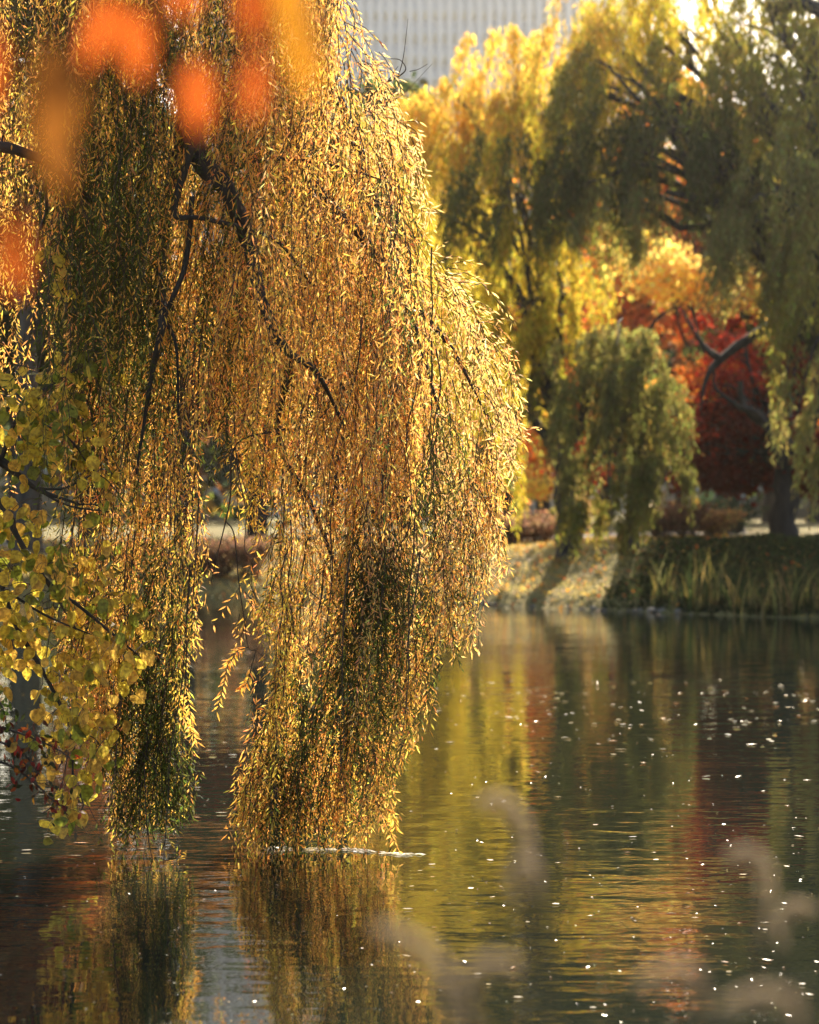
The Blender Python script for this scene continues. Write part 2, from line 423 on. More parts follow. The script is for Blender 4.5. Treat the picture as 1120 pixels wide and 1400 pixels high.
OLV = (0.2, 0.185, 0.045); YGR = (0.45, 0.37, 0.05); GLD = (0.55, 0.4, 0.08); DGR = (0.09, 0.1, 0.03); PALE = (0.24, 0.22, 0.08)
# centre willow, in front of the bank edge
far_tree('weeping_willow', 'yellow green weeping willow with leaning dark trunk on the sunlit bank', 'tree', at(778, 757, 46.2), at(762, 560, 46.2), 0.22, [
    B(700, 95, 47.5, 52, 60, 1.0, GLD, 1800), B(655, 150, 47, 60, 55, 1.2, GLD, 2000), B(590, 165, 48, 50, 45, 1.0, GLD, 1500),
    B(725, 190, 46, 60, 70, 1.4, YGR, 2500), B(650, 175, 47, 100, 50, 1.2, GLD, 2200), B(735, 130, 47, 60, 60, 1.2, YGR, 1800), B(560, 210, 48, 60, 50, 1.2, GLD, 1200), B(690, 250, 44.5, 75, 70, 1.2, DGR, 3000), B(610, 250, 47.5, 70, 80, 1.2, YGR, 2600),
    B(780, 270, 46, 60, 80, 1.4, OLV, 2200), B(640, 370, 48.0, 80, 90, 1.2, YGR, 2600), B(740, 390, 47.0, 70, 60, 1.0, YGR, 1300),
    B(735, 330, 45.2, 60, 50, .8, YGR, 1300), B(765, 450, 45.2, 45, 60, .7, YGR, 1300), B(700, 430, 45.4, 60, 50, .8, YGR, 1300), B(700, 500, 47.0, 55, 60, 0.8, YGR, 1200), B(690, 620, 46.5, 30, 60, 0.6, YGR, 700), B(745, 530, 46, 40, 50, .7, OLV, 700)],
    True, 0.16, 0.036, T_DIA, 'weeping willows on the far bank', extra=[
    ([at(765, 640, 46.2), at(748, 600, 46.1), at(725, 560, 46), at(735, 480, 46), at(745, 420, 46)], .12, .05),
    ([at(770, 620, 46.2), at(800, 560, 46), at(790, 470, 46), at(770, 405, 46), at(725, 410, 45.8)], .13, .05),
    ([at(745, 420, 46), at(735, 350, 45.5), at(760, 310, 45.2), at(775, 290, 45.2)], .05, .02),
    ([at(700, 355, 46), at(640, 310, 46), at(590, 288, 46)], .05, .02)])
# hanging olive willow in the middle right
far_tree('weeping_willow', 'olive weeping willow trailing to the grass beside the leaning trunk', 'tree', at(862, 745, 45.2), at(880, 540, 45.2), 0.16, [
    B(832, 475, 43.6, 55, 32, 1.0, (.22, .205, .075), 1700), B(830, 540, 43.2, 60, 70, 1.0, (.15, .145, .045), 2400), B(878, 530, 43.4, 46, 70, 1.0, (.15, .145, .045), 2300),
    B(850, 620, 43, 65, 50, .9, (.15, .145, .045), 1700), B(830, 690, 42.6, 48, 40, .6, OLV, 1100), B(890, 660, 43, 38, 50, .6, (.15, .145, .045), 900),
    B(790, 590, 44, 30, 60, .6, (.22, .205, .075), 700)],
    True, 0.155, 0.034, T_DIA, 'weeping willows on the far bank', extra=[
    ([at(880, 560, 45.2), at(872, 500, 45), at(895, 440, 45), at(935, 415, 45)], .09, .012)])
# big willow at the right
far_tree('weeping_willow', 'largest dark olive weeping willow filling the upper right above the red maple', 'tree', at(1235, 780, 42.0), at(1190, 420, 42.5), 0.5, [
    B(800, 50, 45, 50, 60, 1.2, GLD, 1900), B(870, 40, 45.5, 70, 50, 1.4, YGR, 2600), B(960, 20, 45, 80, 60, 1.6, YGR, 3000), B(1060, 20, 44, 80, 60, 1.6, OLV, 3000),
    B(800, 130, 44, 45, 70, 1.2, OLV, 2600), B(880, 120, 44.5, 70, 70, 1.4, YGR, 2800), B(970, 110, 43.5, 80, 70, 1.4, OLV, 3200), B(1070, 130, 42.5, 80, 70, 1.4, OLV, 3200),
    B(850, 220, 43.5, 70, 70, 1.2, DGR, 3200), B(930, 200, 43, 70, 70, 1.2, DGR, 3200), B(1080, 250, 41, 55, 70, 1.0, PALE, 2800), B(1040, 320, 41, 50, 80, .9, PALE, 2600),
    B(1100, 380, 40.8, 40, 90, .9, OLV, 2200), B(845, 290, 43, 50, 40, 1.0, PALE, 1500), B(985, 235, 42.5, 45, 50, 1, DGR, 1500), B(1115, 500, 40.5, 30, 80, .7, PALE, 1200),
    B(1118, 600, 40.5, 18, 70, .5, PALE, 700), B(700+85, 230, 45, 30, 60, .8, OLV, 900),
    (at(1240, 150, 42), (2.2, 2.4, 1.6), OLV, 2200), (at(1300, 350, 42), (1.8, 2.4, 1.6), OLV, 1500), (at(1000, -90, 45), (2.6, 2, .9), YGR, 1800), (at(1180, -100, 44), (2.2, 2, .9), OLV, 1500)],
    True, 0.155, 0.034, T_DIA, 'weeping willows on the far bank', extra=[
    ([at(1200, 450, 42.5), at(1120, 432, 42.6), at(1045, 452, 42.8), at(985, 492, 43), at(965, 520, 43), at(958, 560, 43)], .17, .015),
    ([at(1195, 420, 42.5), at(1150, 240, 42.3), at(1110, 170, 42.2), at(1062, 153, 42), at(1040, 120, 42)], .2, .04),
    ([at(1150, 240, 42.3), at(1150, 60, 42.3), at(1110, 8, 42.3), at(1045, 8, 42.4)], .2, .1),
    ([at(985, 492, 43), at(960, 470, 43), at(930, 420, 43)], .08, .012),
    ([at(1120, 432, 42.6), at(1030, 300, 42.4), at(960, 275, 42.4), at(910, 262, 42.4)], .13, .05)])
# willow behind, at left of the gap
far_tree('weeping_willow', 'bright yellow weeping willow hazy behind the edge of the near tree', 'tree', at(610, 730, 56), at(600, 450, 56), 0.3, [
    B(560, 250, 55, 60, 70, 1.6, GLD, 2600), B(630, 330, 55, 60, 80, 1.4, YGR, 2600), B(540, 380, 55, 60, 90, 1.4, GLD, 2600), B(640, 480, 54.5, 60, 90, 1.2, YGR, 2400),
    B(570, 520, 55, 60, 90, 1.2, YGR, 2000), B(480, 300, 56, 80, 90, 1.4, YGR, 2000), B(650, 620, 54, 40, 70, 1, YGR, 1200), B(440, 200, 57, 70, 70, 1.4, YGR, 1400)],
    True, 0.19, 0.042, T_DIA, 'weeping willows on the far bank')

RED = (0.36, 0.045, 0.025); ORG = (0.6, 0.22, 0.045); DRED = (0.13, 0.02, 0.012); YEL = (0.74, 0.54, 0.16)
far_tree('maple_tree', 'deep red maple with thick dark trunk on the right bank', 'tree', at(1070, 745, 47), at(1072, 600, 47), 0.27, [
    B(1020, 545, 49, 75, 50, 1.1, RED, 800), B(980, 560, 48.8, 45, 60, .8, RED, 380), B(1095, 560, 48.8, 40, 40, .8, RED, 400), B(1030, 560, 49.6, 70, 50, .8, ORG, 260), B(1010, 590, 48.6, 80, 60, 1, DRED, 1500), B(975, 590, 49, 50, 45, 1.0, RED, 450), B(1060, 600, 48, 70, 40, 1.2, DRED, 1300), B(1000, 645, 48.2, 70, 30, 1.0, DRED, 1500),
    B(1090, 520, 49, 50, 50, 1.1, DRED, 1100), B(970, 520, 49.5, 35, 40, .8, ORG, 500), B(1010, 480, 49.5, 50, 30, .9, RED, 700), B(1110, 640, 47.5, 45, 40, 1.2, DRED, 1300),
    B(940, 640, 48.8, 30, 30, .7, DRED, 500)],
    False, 0.12, 0.1, T_HEX, 'autumn maples in the park', extra=[
    ([at(1072, 640, 47), at(1040, 570, 46.8), at(1010, 555, 46.6), at(978, 530, 46.6), at(978, 495, 46.6)], .08, .02),
    ([at(1072, 600, 47), at(1020, 560, 47), at(1012, 520, 47)], .09, .05)])
far_tree('maple_tree', 'golden orange maple glowing in a gap above the red maple', 'tree', at(1005, 724, 57.5), at(990, 560, 57.5), 0.22, [
    B(930, 385, 56, 55, 38, 1.2, YEL, 700), B(990, 400, 56, 60, 32, 1.2, YEL, 800), B(885, 355, 56.5, 50, 38, 1.2, YEL, 600), B(985, 437, 57, 40, 15, .8, RED, 350), B(1040, 410, 60, 40, 30, 1.4, YEL, 500),
    B(930, 250, 61, 60, 40, 1.4, ORG, 500), B(1000, 240, 61, 50, 40, 1.4, ORG, 400), B(880, 590, 60, 30, 45, 1.2, YEL, 420), B(1080, 570, 60, 40, 40, 1.2, ORG, 400)],
    False, 0.15, 0.14, T_HEX, 'autumn maples in the park')
far_tree('maple_tree', 'small scarlet maple seen through the willow near the leaning trunk', 'tree', at(742, 719, 64), at(745, 600, 64), 0.2, [
    B(716, 442, 63, 18, 28, .8, RED, 420), B(790, 645, 60, 26, 42, .8, RED, 520), B(735, 610, 63, 28, 40, 1, ORG, 420), B(850, 560, 62, 30, 40, .8, RED, 320),
    B(800, 415, 62, 18, 16, .6, RED, 90), B(735, 660, 62.5, 24, 26, .8, YEL, 300), B(780, 540, 63, 40, 40, 1, ORG, 350), B(860, 640, 61, 22, 30, .6, RED, 300)],
    False, 0.15, 0.14, T_HEX, 'autumn maples in the park')
# trees left, behind the near curtains
BRN = (0.3, 0.15, 0.05); GRN = (0.05, 0.065, 0.022); TEAL = (0.035, 0.055, 0.035)
far_tree('maple_tree', 'brown orange maple with broad grey trunk at the far left', 'tree', at(38, 745, 52), at(36, 420, 52), 0.3, [
    B(80, 330, 53, 90, 70, 1.6, ORG, 900), B(60, 350, 53.5, 90, 70, 1.6, DRED, 900), B(-20, 300, 53, 90, 80, 1.6, BRN, 1500), B(60, 200, 53, 100, 70, 1.6, BRN, 1700), B(150, 420, 53, 70, 60, 1.4, BRN, 1200),
    B(110, 560, 53, 60, 50, 1.2, ORG, 700)], False, 0.16, 0.15, T_HEX, 'autumn maples in the park', bark=M_BARK)
far_tree('maple_tree', 'dark maple with a crimson patch behind the gap between the two hanging curtains', 'tree', at(250, 738, 57), at(262, 520, 57), 0.22, [
    B(280, 470, 57, 60, 50, 1.3, GRN, 1100), B(300, 410, 58, 60, 40, 1.3, BRN, 900), B(285, 520, 57, 25, 20, .8, RED, 300), B(230, 380, 58, 60, 60, 1.3, BRN, 1000), B(290, 550, 57, 50, 35, 1.2, DRED, 900)],
    False, 0.16, 0.15, T_HEX, 'autumn maples in the park')

labs = ['dark broadleaf tree behind the far left trunk', 'brown leaved tree in shade behind the left curtain', 'dark green tree with dark trunk behind the curtain gap', 'tall green tree close behind the broad grey trunk', 'tall dark tree just outside the left edge', 'farthest dark tree outside the left edge', 'dark green tree hidden behind the near willow',
        'tall dark tree behind the yellow willow', 'dark green tree beyond the small scarlet maple', 'dark tree beyond the olive willow', 'dark spreading tree beyond the path right of centre', 'dark tree behind the red maple trunk', 'dark tree at the right edge beyond the path', 'dark tree added just outside the right edge to shade the bank', 'tall orange tree far behind the olive willow', 'tall brown tree far behind the red maple', 'unseen dark tree added to shade the right bank', 'farther dark tree added outside the right edge for its shade', 'slim dark tree outside the right edge near the path']
spec = [(-60, 62, GRN, 19), (120, 66, GRN, 19), (350, 64, TEAL, 8), (20, 58, GRN, 17), (-170, 60, GRN, 18), (-290, 62, TEAL, 18), (455, 72, GRN, 14), (560, 78, GRN, 13), (690, 84, TEAL, 13), (830, 90, GRN, 13), (930, 98, TEAL, 13), (1052, 94, TEAL, 14), (1115, 90, GRN, 14), (1200, 56, GRN, 12), (870, 80, ORG, 15), (990, 80, BRN, 15), (1290, 53, TEAL, 11), (1330, 60, GRN, 13), (1165, 57.5, GRN, 9)]  # large trees beyond the right edge are added to shade the bank
for (px, Yt, col, ht), lb in zip(spec, labs):
    bx = (px-560)/F*Yt; zb = float(height(np.array(bx), np.array(Yt))); bl = []
    for k in range(int(ht*1.15)):
        a = R.uniform(0, 2*PI); rr = R.uniform(.3, 2.9); z = R.uniform(3.9, ht-1)
        rr *= 1-0.45*abs((z-5.5)/(ht-5))
        bl.append(((bx+math.cos(a)*rr, Yt+math.sin(a)*rr, zb+z), (1.6, 1.6, 1.2), np.array(col)*R.uniform(.8, 1.3), 420))
    far_tree('park_tree', lb, 'tree', (bx, Yt, zb), (bx+R.uniform(-.3, .3), Yt, zb+5.0), R.uniform(.2, .3), bl, False, 0.3, 0.24, T_HEX, 'dark trees beyond the path')

# treeline far off
mb = MB()
for k in range(260):
    x = R.uniform(-110, 110); Yt = R.uniform(118, 142); h = R.uniform(7, 12)
    nl = 110; P = np.array([x, Yt, 1.2+h*.55])+R.normal(0, 1, (nl, 3))*np.array([2.2, 1.5, h*.2]); P[:, 2] = np.maximum(P[:, 2], 1.5)
    col = [GRN, BRN, OLV, TEAL][k % 4]
    leaves(mb, T_HEX, P, R.normal(0, 1, (nl, 3)), R.normal(0, 1, (nl, 3)), R.uniform(.6, 1.2, nl), R.uniform(.5, 1.0, nl), vary(col, nl))
o = mb.build('treeline', M_FAR, loc=(0, 0, 0)); tag(o, 'mixed wood of far trees closing off the park', None, None, 'stuff')

# ------------------------------------------------------------------ bank planting
def shrub(name, label, cat, c, rx, rz, col, nt_, nl, group, twc=M_TWIG, L=.06):
    root = empty(name, c); tag(root, label, cat, group)
    tb = MB(); lb_ = MB()
    for k in range(nt_):
        a = R.uniform(0, 2*PI); sp = R.uniform(.2, 1)*rx; hz = R.uniform(.6, 1)*rz
        P0 = c+np.array([math.cos(a)*.12*rx, math.sin(a)*.12*rx, -.05]); P1 = c+np.array([math.cos(a)*sp*.6, math.sin(a)*sp*.5, hz*.7]); P2 = c+np.array([math.cos(a)*sp, math.sin(a)*sp*.8, hz])
        P = spline([P0, P1, P2], 4); tube(tb, P, .008, .003, 3)
        m_ = nl//nt_; idx = R.integers(2, len(P), m_); Q = P[idx]+R.normal(0, .05, (m_, 3))
        leaves(lb_, T_DIA, Q, R.normal(0, 1, (m_, 3)), R.normal(0, 1, (m_, 3)), R.uniform(.6, 1.3, m_)*L, R.uniform(.5, 1, m_)*L*.6, vary(col, m_))
    tb.build('stem', twc, root); lb_.build('foliage', M_FAR, root)
    return root
PUR = (0.2, 0.12, 0.085); TAN = (0.38, 0.26, 0.13)
def gz(x, y): return float(height(np.array(float(x)), np.array(float(y))))
def gp(px, Y): x = (px-560)/F*Y; return np.array([x, Y, gz(x, Y)])
for px, Y, rx, rz, c, lb in [(905, 48.5, .8, .6, PUR, 'dry brown shrub below the trailing olive willow'), (940, 49, .9, .7, PUR, 'purplish dry shrub left of the grass by the path'), (975, 49.5, .7, .55, TAN, 'tan dry shrub at the end of the shrub row on the crest'),
        (700, 50.5, .8, .6, PUR, 'reddish brown shrub behind the sunlit bank edge'), (735, 51, .8, .65, PUR, 'reddish brown shrub just left of the leaning trunk'), (668, 50.5, .7, .55, TAN, 'tan shrub at the willow curtain edge on the bank'),
        (1000, 54, .9, .9, TEAL, 'low dark green bush beside the path'), (300, 50.2, .9, .9, PUR, 'brown bare shrub in the curtain gap on the left shore'), (340, 50.4, .8, .8, PUR, 'purplish shrub under the dark trunk in the curtain gap'),
        (265, 50.0, .8, .7, PUR, 'brown shrub by the left curtain edge near the water'), (80, 50.4, .9, .5, OLV, 'olive low bush on the far left shore'), (150, 50.4, .9, .6, PUR, 'brown low bush behind the left curtain'), (790, 50.5, .5, 1.0, TAN, 'tall tan dry weeds right behind the leaning trunk')]:
    shrub('shrub', lb, 'shrub', gp(px, Y), rx, rz, c, 60, 1500, 'dry shrubs on the far bank', L=.09)

def reed_clump(c, nb_, h, label):
    root = empty('reed_clump', c); tag(root, label, 'reeds', 'reed clumps at the right water edge')
    mb = MB()
    for k in range(nb_):
        a = R.uniform(0, 2*PI); r_ = R.uniform(0, .25); hh = h*R.uniform(.5, 1.1); le = R.normal(0, .25, 2)*hh
        b0 = c+np.array([math.cos(a)*r_, math.sin(a)*r_*.6, -.1]); t = np.linspace(0, 1, 6)
        P = b0+np.stack([le[0]*t**2, le[1]*t**2, hh*t*(1-.12*t)], -1); wd = .012*(1-t*.9)
        S = np.array([math.cos(a), math.sin(a), 0])
        V = np.concatenate([P-S*wd[:, None], P+S*wd[:, None]]); q_ = [[i_, i_+6, i_+7, i_+1] for i_ in range(5)]
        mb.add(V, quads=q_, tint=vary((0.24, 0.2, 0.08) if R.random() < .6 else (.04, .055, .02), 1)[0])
    mb.build('blades', M_FAR, root)
rl = ['sparse reed clump left end of the reed bed', 'short reed clump second along the reed bed', 'reddish tall reed clump below the leaf patch', 'green reed clump left of centre in the reed bed', 'dense tall reed clump in the middle of the reed bed',
      'pale bent reed clump under the thick trunk', 'brown reed clump right of the pale bent one', 'low reed clump near the right edge', 'tall reed clump second from the right edge', 'rightmost reed clump at the picture edge']
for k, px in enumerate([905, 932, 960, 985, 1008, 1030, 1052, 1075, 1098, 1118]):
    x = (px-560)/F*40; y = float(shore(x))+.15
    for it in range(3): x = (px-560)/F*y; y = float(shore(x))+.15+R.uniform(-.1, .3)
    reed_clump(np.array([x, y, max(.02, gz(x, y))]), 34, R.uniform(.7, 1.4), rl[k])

# rocks on the waterline
M_ROCK = noise_mat('rock', [(0.1, 0.085, 0.065), (0.4, 0.34, 0.26)], 6, 0.85, 0.02, 12)
import bmesh
def rock_mesh(seed):
    rr = np.random.default_rng(seed); bm = bmesh.new(); bmesh.ops.create_icosphere(bm, subdivisions=2, radius=1)
    dirs = rr.normal(0, 1, (6, 3)); dirs = unit(dirs); am = rr.uniform(.1, .3, 6)
    for v in bm.verts:
        c_ = np.array(v.co); f_ = 1-np.sum(am*np.maximum(0, dirs@c_-.35)*1.6)+rr.normal(0, .03)
        v.co = Vector((c_*f_*np.array([1, .75, .55])))
    me = bpy.data.meshes.new('rock'); bm.to_mesh(me); bm.free(); me.materials.append(M_ROCK); return me
RM = [rock_mesh(s) for s in range(5)]
nr = 60
for k in range(nr):
    px = 655+(945-655)*(k+.5)/nr+R.uniform(-2, 2); Y = 43.0
    for it in range(5): x = (px-560)/F*Y; Y = float(shore(x))
    s_ = .035+.12*R.random()**2.2; o = bpy.data.objects.new('rock', RM[k % 5]); COL.objects.link(o)
    o.location = (x, Y+R.uniform(-.35, .5)*(.5+s_*4), .01+s_*.1); o.scale = (s_, s_, s_*R.uniform(.7, 1)); o.rotation_euler = (0, 0, R.uniform(0, 6.28))
    tag(o, 'small rounded shoreline rock among others where the sunlit bank meets water', 'rock', 'rocks along the far waterline')

# grass and fallen leaves on the far bank
mb = MB(); nG = 42000
x = R.uniform(-9, 9, nG); d = R.uniform(.05, 9, nG)**1.0; y = shore(x)+d
P = np.stack([x, y, height(x, y)-.01], -1); D = R.normal(0, .35, (nG, 3)); D[:, 2] = 1
keep = (x < 3.9+R.normal(0, .5, nG)) & (np.sin(x*3+np.sin(y*2)*2)+np.sin(y*4.1+x)+R.normal(0, 1, nG) > -.6)
col = np.where(R.random((nG, 1)) < .55, np.array([[.42, .34, .16]]), np.array([[.2, .19, .06]]))*np.exp(R.normal(0, .2, (nG, 1)))
leaves(mb, T_DIA, P[keep], D[keep], R.normal(0, 1, (keep.sum(), 3)), R.uniform(.03, .1, keep.sum()), .018, col[keep])
tag(mb.build('grass', M_FAR, loc=(0, 0, 0)), 'short tan and green grass on the far bank', None, None, 'stuff')
mb = MB(); nG = 6000
x = R.uniform(-9, 9, nG); y = shore(x)+R.uniform(-.05, 10, nG)
P = np.stack([x, y, height(x, y)+.03], -1); N_ = R.normal(0, .5, (nG, 3)); N_[:, 2] += 1
pal = np.array([[.6, .3, .06], [.5, .38, .12], [.4, .1, .03], [.3, .2, .1]])
leaves(mb, T_HEX, P, R.normal(0, 1, (nG, 3))*[1, 1, .3], N_, R.uniform(.06, .11, nG), R.uniform(.05, .09, nG), pal[R.integers(0, 4, nG)])
tag(mb.build('fallen_leaves', M_FAR, loc=(0, 0, 0)), 'fallen autumn leaves scattered over the far bank', None, None, 'stuff')

mb = MB(); nG = 26000
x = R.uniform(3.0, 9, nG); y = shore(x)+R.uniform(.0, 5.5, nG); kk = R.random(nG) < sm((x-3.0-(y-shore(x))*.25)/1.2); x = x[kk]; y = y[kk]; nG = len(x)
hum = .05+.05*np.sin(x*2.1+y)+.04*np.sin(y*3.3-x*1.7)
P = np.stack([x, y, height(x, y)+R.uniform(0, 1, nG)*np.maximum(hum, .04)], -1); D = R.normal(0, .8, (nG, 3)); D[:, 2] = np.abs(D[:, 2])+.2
leaves(mb, T_DIA, P, D, R.normal(0, 1, (nG, 3)), R.uniform(.05, .12, nG), R.uniform(.03, .06, nG), vary((.035, .045, .018), nG, .4))  # real leaf cover, its tint kept dark to carry the bank's shade
tag(mb.build('ground_cover', M_FAR, loc=(0, 0, 0)), 'low leafy ground cover on the right bank, tinted dark to carry its shade', None, None, 'stuff')

# near banks: grass
mb = MB(); nG = 9000
x = R.uniform(-9, 6, nG); y = R.uniform(-2, 20, nG); kk = nearland(x, y) > .15; x = x[kk]; y = y[kk]
P = np.stack([x, y, height(x, y)-.01], -1); D = R.normal(0, .35, (len(x), 3)); D[:, 2] = 1
leaves(mb, T_DIA, P, D, R.normal(0, 1, (len(x), 3)), R.uniform(.08, .22, len(x)), .012, vary((.12, .14, .04), len(x)))
tag(mb.build('bank_grass', M_FAR, loc=(0, 0, 0)), 'rough grass on the near bank', None, None, 'stuff')

# ------------------------------------------------------------------ near willow
Y0 = 12.2
polyA = [(300, -330), (462, -330), (466, -60), (474, 20), (494, 80), (518, 112), (546, 170), (568, 240), (572, 290), (590, 345), (625, 390), (660, 432), (682, 475), (694, 530), (716, 590), (700, 650), (690, 720), (678, 770), (664, 800), (652, 840), (657, 878), (625, 885), (606, 870), (600, 930), (578, 990), (553, 1020), (543, 1060), (528, 1100), (536, 1130), (518, 1175), (322, 1175), (318, 1110), (330, 1040), (352, 960), (365, 910), (374, 850), (345, 858), (306, 850), (330, 812), (366, 770), (382, 720), (380, 690), (340, 640), (305, 600), (285, 540)]
polyB = [(60, -330), (302, -330), (302, 560), (303, 640), (290, 720), (278, 830), (262, 900), (266, 980), (268, 1060), (260, 1105), (225, 1130), (175, 1140), (142, 1125), (152, 1070), (120, 1010), (98, 960), (70, 900), (84, 820), (104, 760), (98, 700), (105, 640), (85, 580), (95, 500), (72, 430)]
polyC = [(-620, -330), (62, -330), (78, 290), (62, 335), (34, 400), (28, 480), (12, 540), (-14, 560), (-60, 900), (-300, 1000), (-620, 900)]
MW, MH, OX, OY = 1500, 1600, 650, 360
yy, xx = np.mgrid[0:MH:2, 0:MW:2]; gxp = xx-OX; gyp = yy-OY
def rast(poly):
    ins = np.zeros(gxp.shape, bool); n_ = len(poly)
    for a in range(n_):
        (x1, y1), (x2, y2) = poly[a], poly[(a+1) % n_]
        if y1 == y2: continue
        c_ = ((y1 > gyp) != (y2 > gyp)) & (gxp < (x2-x1)*(gyp-y1)/(y2-y1)+x1); ins ^= c_
    return ins
MA, MBm, MC = rast(polyA), rast(polyB), rast(polyC)
MASK = {'A': MA, 'B': MBm, 'C': MC}
def inside(mask, px, py):
    ix = ((px+OX)/2).astype(int); iy = ((py+OY)/2).astype(int)
    ok = (ix >= 0) & (iy >= 0) & (ix < mask.shape[1]) & (iy < mask.shape[0])
    r_ = np.zeros(px.shape, bool); r_[ok] = mask[iy[ok], ix[ok]]; return r_
# vertical distance below the dome's outline
topA = np.argmax(MA, axis=0)*2-OY
def domed(px, py):
    ix = np.clip(((np.asarray(px)+OX)/2).astype(int), 0, len(topA)-1); return py-topA[ix]
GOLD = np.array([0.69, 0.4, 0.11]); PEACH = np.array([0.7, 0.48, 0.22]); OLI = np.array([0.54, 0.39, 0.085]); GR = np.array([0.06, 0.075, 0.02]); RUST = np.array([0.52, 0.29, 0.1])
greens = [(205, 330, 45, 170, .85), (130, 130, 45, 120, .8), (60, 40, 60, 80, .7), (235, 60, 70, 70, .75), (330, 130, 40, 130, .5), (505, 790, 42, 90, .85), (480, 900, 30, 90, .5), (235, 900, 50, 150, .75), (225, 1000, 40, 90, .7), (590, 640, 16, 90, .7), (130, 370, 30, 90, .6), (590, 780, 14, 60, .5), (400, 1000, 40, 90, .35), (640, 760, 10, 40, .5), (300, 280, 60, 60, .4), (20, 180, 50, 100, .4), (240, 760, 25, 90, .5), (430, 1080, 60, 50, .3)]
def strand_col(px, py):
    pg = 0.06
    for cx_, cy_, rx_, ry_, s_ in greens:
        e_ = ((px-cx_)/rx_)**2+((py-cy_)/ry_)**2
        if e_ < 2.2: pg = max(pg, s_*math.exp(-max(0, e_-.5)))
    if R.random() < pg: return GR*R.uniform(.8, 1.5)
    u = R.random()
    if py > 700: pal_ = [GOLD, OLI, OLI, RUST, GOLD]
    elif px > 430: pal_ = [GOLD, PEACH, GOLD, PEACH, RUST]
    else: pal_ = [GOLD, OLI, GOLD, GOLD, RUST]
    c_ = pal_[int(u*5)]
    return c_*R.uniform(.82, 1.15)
wroot_loc = np.array([-6.3, 13.6, 0.0]); wroot_loc[2] = gz(*wroot_loc[:2])
willow = empty('weeping_willow', wroot_loc); tag(willow, 'near golden weeping willow whose long curtains touch the pond', 'tree')
lf = MB(); tg = MB()
mpx = Y0/F
def to_world(px, py, dep):          # px,py measured at the willow's own distance Y0, kept as real metres
    return np.stack([(px-560)*mpx, Y0+dep, H+(700-py)*mpx], -1)
def depth_sigma(py): return 0.16+0.75*np.clip((880-py)/900, 0, 1)
def grow(px, py, dep, L, mask, col, jit=9, side=None, fine=True):
    step = 0.0145 if fine else .03; n_ = int(L/step)
    if n_ < 4: return 0
    s_ = np.arange(n_)*step
    dm = float(domed(px, py)) if mask is MA and px > 380 and py < 760 else 999.
    th0 = R.normal(0.0, .42)+(0.95*math.exp(-max(dm, 0)/80.) if dm < 400 else 0)
    th0 -= 0.07
    if mask is MA and px > 470 and py < 800: th0 += .28
    th = th0*np.exp(-s_/0.38)-0.075+0.1*np.sin(s_*4+R.uniform(0, 6))+0.16*np.sin(s_*R.uniform(10, 22)+R.uniform(0, 6))
    ph = R.normal(0, .12)*np.exp(-s_/.5)
    dx = np.sin(th); dy = np.sin(ph)+.05*np.sin(s_*5+R.uniform(0, 6)); dz = -np.cos(th)
    if dm < 60: dz = dz+0.7*np.exp(-s_/.12)
    X_ = np.cumsum(dx)*step/mpx+px; Z_ = py-np.cumsum(dz)*step/mpx; Dp = dep+np.cumsum(dy)*step
    ok = inside(mask, X_+R.normal(0, jit, n_)*.35+R.normal(0, jit)*.8, Z_+R.normal(0, jit*1.6))
    if not ok[0:3].any(): return 0
    bad = np.nonzero(~ok)[0]; bad = bad[bad > 3]
    end = bad[0] if len(bad) else n_
    if end < 5: return 0
    X_, Z_, Dp = X_[:end], Z_[:end], Dp[:end]
    P = to_world(X_, Z_, Dp)
    keep = P[:, 2] > .005+.17*R.random()**2; P = P[keep]; end = len(P)
    if end < 4: return 0
    idx = np.unique(np.concatenate([np.arange(0, end, 5), [end-1]]))
    tube(tg, P[idx], .0024, .0009, 3)
    k0 = int(R.uniform(0, .2)*end)
    Q = P[k0:]; m_ = len(Q)
    a = (np.arange(m_) % 2)*PI+R.normal(0, .9, m_)+R.uniform(0, 6.28)
    T = unit(np.gradient(P, axis=0))[k0:]
    sideV = np.stack([np.cos(a), np.sin(a), np.zeros(m_)], -1)
    Q = Q+sideV*R.uniform(0, .02, (m_, 1)); D = T*R.uniform(.1, 1.0, (m_, 1))+sideV*R.uniform(.3, .9, (m_, 1))+R.normal(0, .28, (m_, 3))+np.array([0, 0, -.2])
    N_ = sideV*.3-T*.5+R.normal(0, .7, (m_, 3))
    c_ = vary(col, m_, .2, .13)
    leaves(lf, T_WIL, Q, D, N_, R.uniform(.022, .054, m_), R.uniform(.0058, .0098, m_), c_)
    return m_
def populate(key, nstr, xr, yr, wfun=None, dens_clump=12, Lr=(.45, 1.5)):
    mask = MASK[key]; total = 0; made = 0; tries = 0
    while made < nstr and tries < nstr*60:
        tries += 1
        bx_ = R.uniform(*xr); by_ = R.uniform(*yr)
        if not inside(mask, np.array([bx_]), np.array([by_]))[0]: continue
        if wfun and R.random()*2.8 > wfun(bx_, by_): continue
        bd = np.clip(R.normal(0, depth_sigma(by_)), -2.0, 2.0); col = strand_col(bx_, by_)
        for k in range(int(R.integers(3, dens_clump))):
            px = bx_+R.normal(0, 9); py = by_+R.normal(0, 40); dp = bd+R.normal(0, .06)
            c_ = col if R.random() < .8 else strand_col(px, py)
            m_ = grow(px, py, dp, R.uniform(*Lr), mask, c_); total += m_; made += m_ > 0
    return total
def wA(x, y):
    w_ = 1.0
    if y < 380: w_ = 2.2
    if 0 < y < 380 and x > 430: w_ = 2.8
    if 285 < x < 400 and 560 < y < 700: w_ = .5
    if x < 400 and y > 720: w_ = 2.4
    return w_
nA = populate('A', 2150, (285, 720), (-320, 1120), wA)
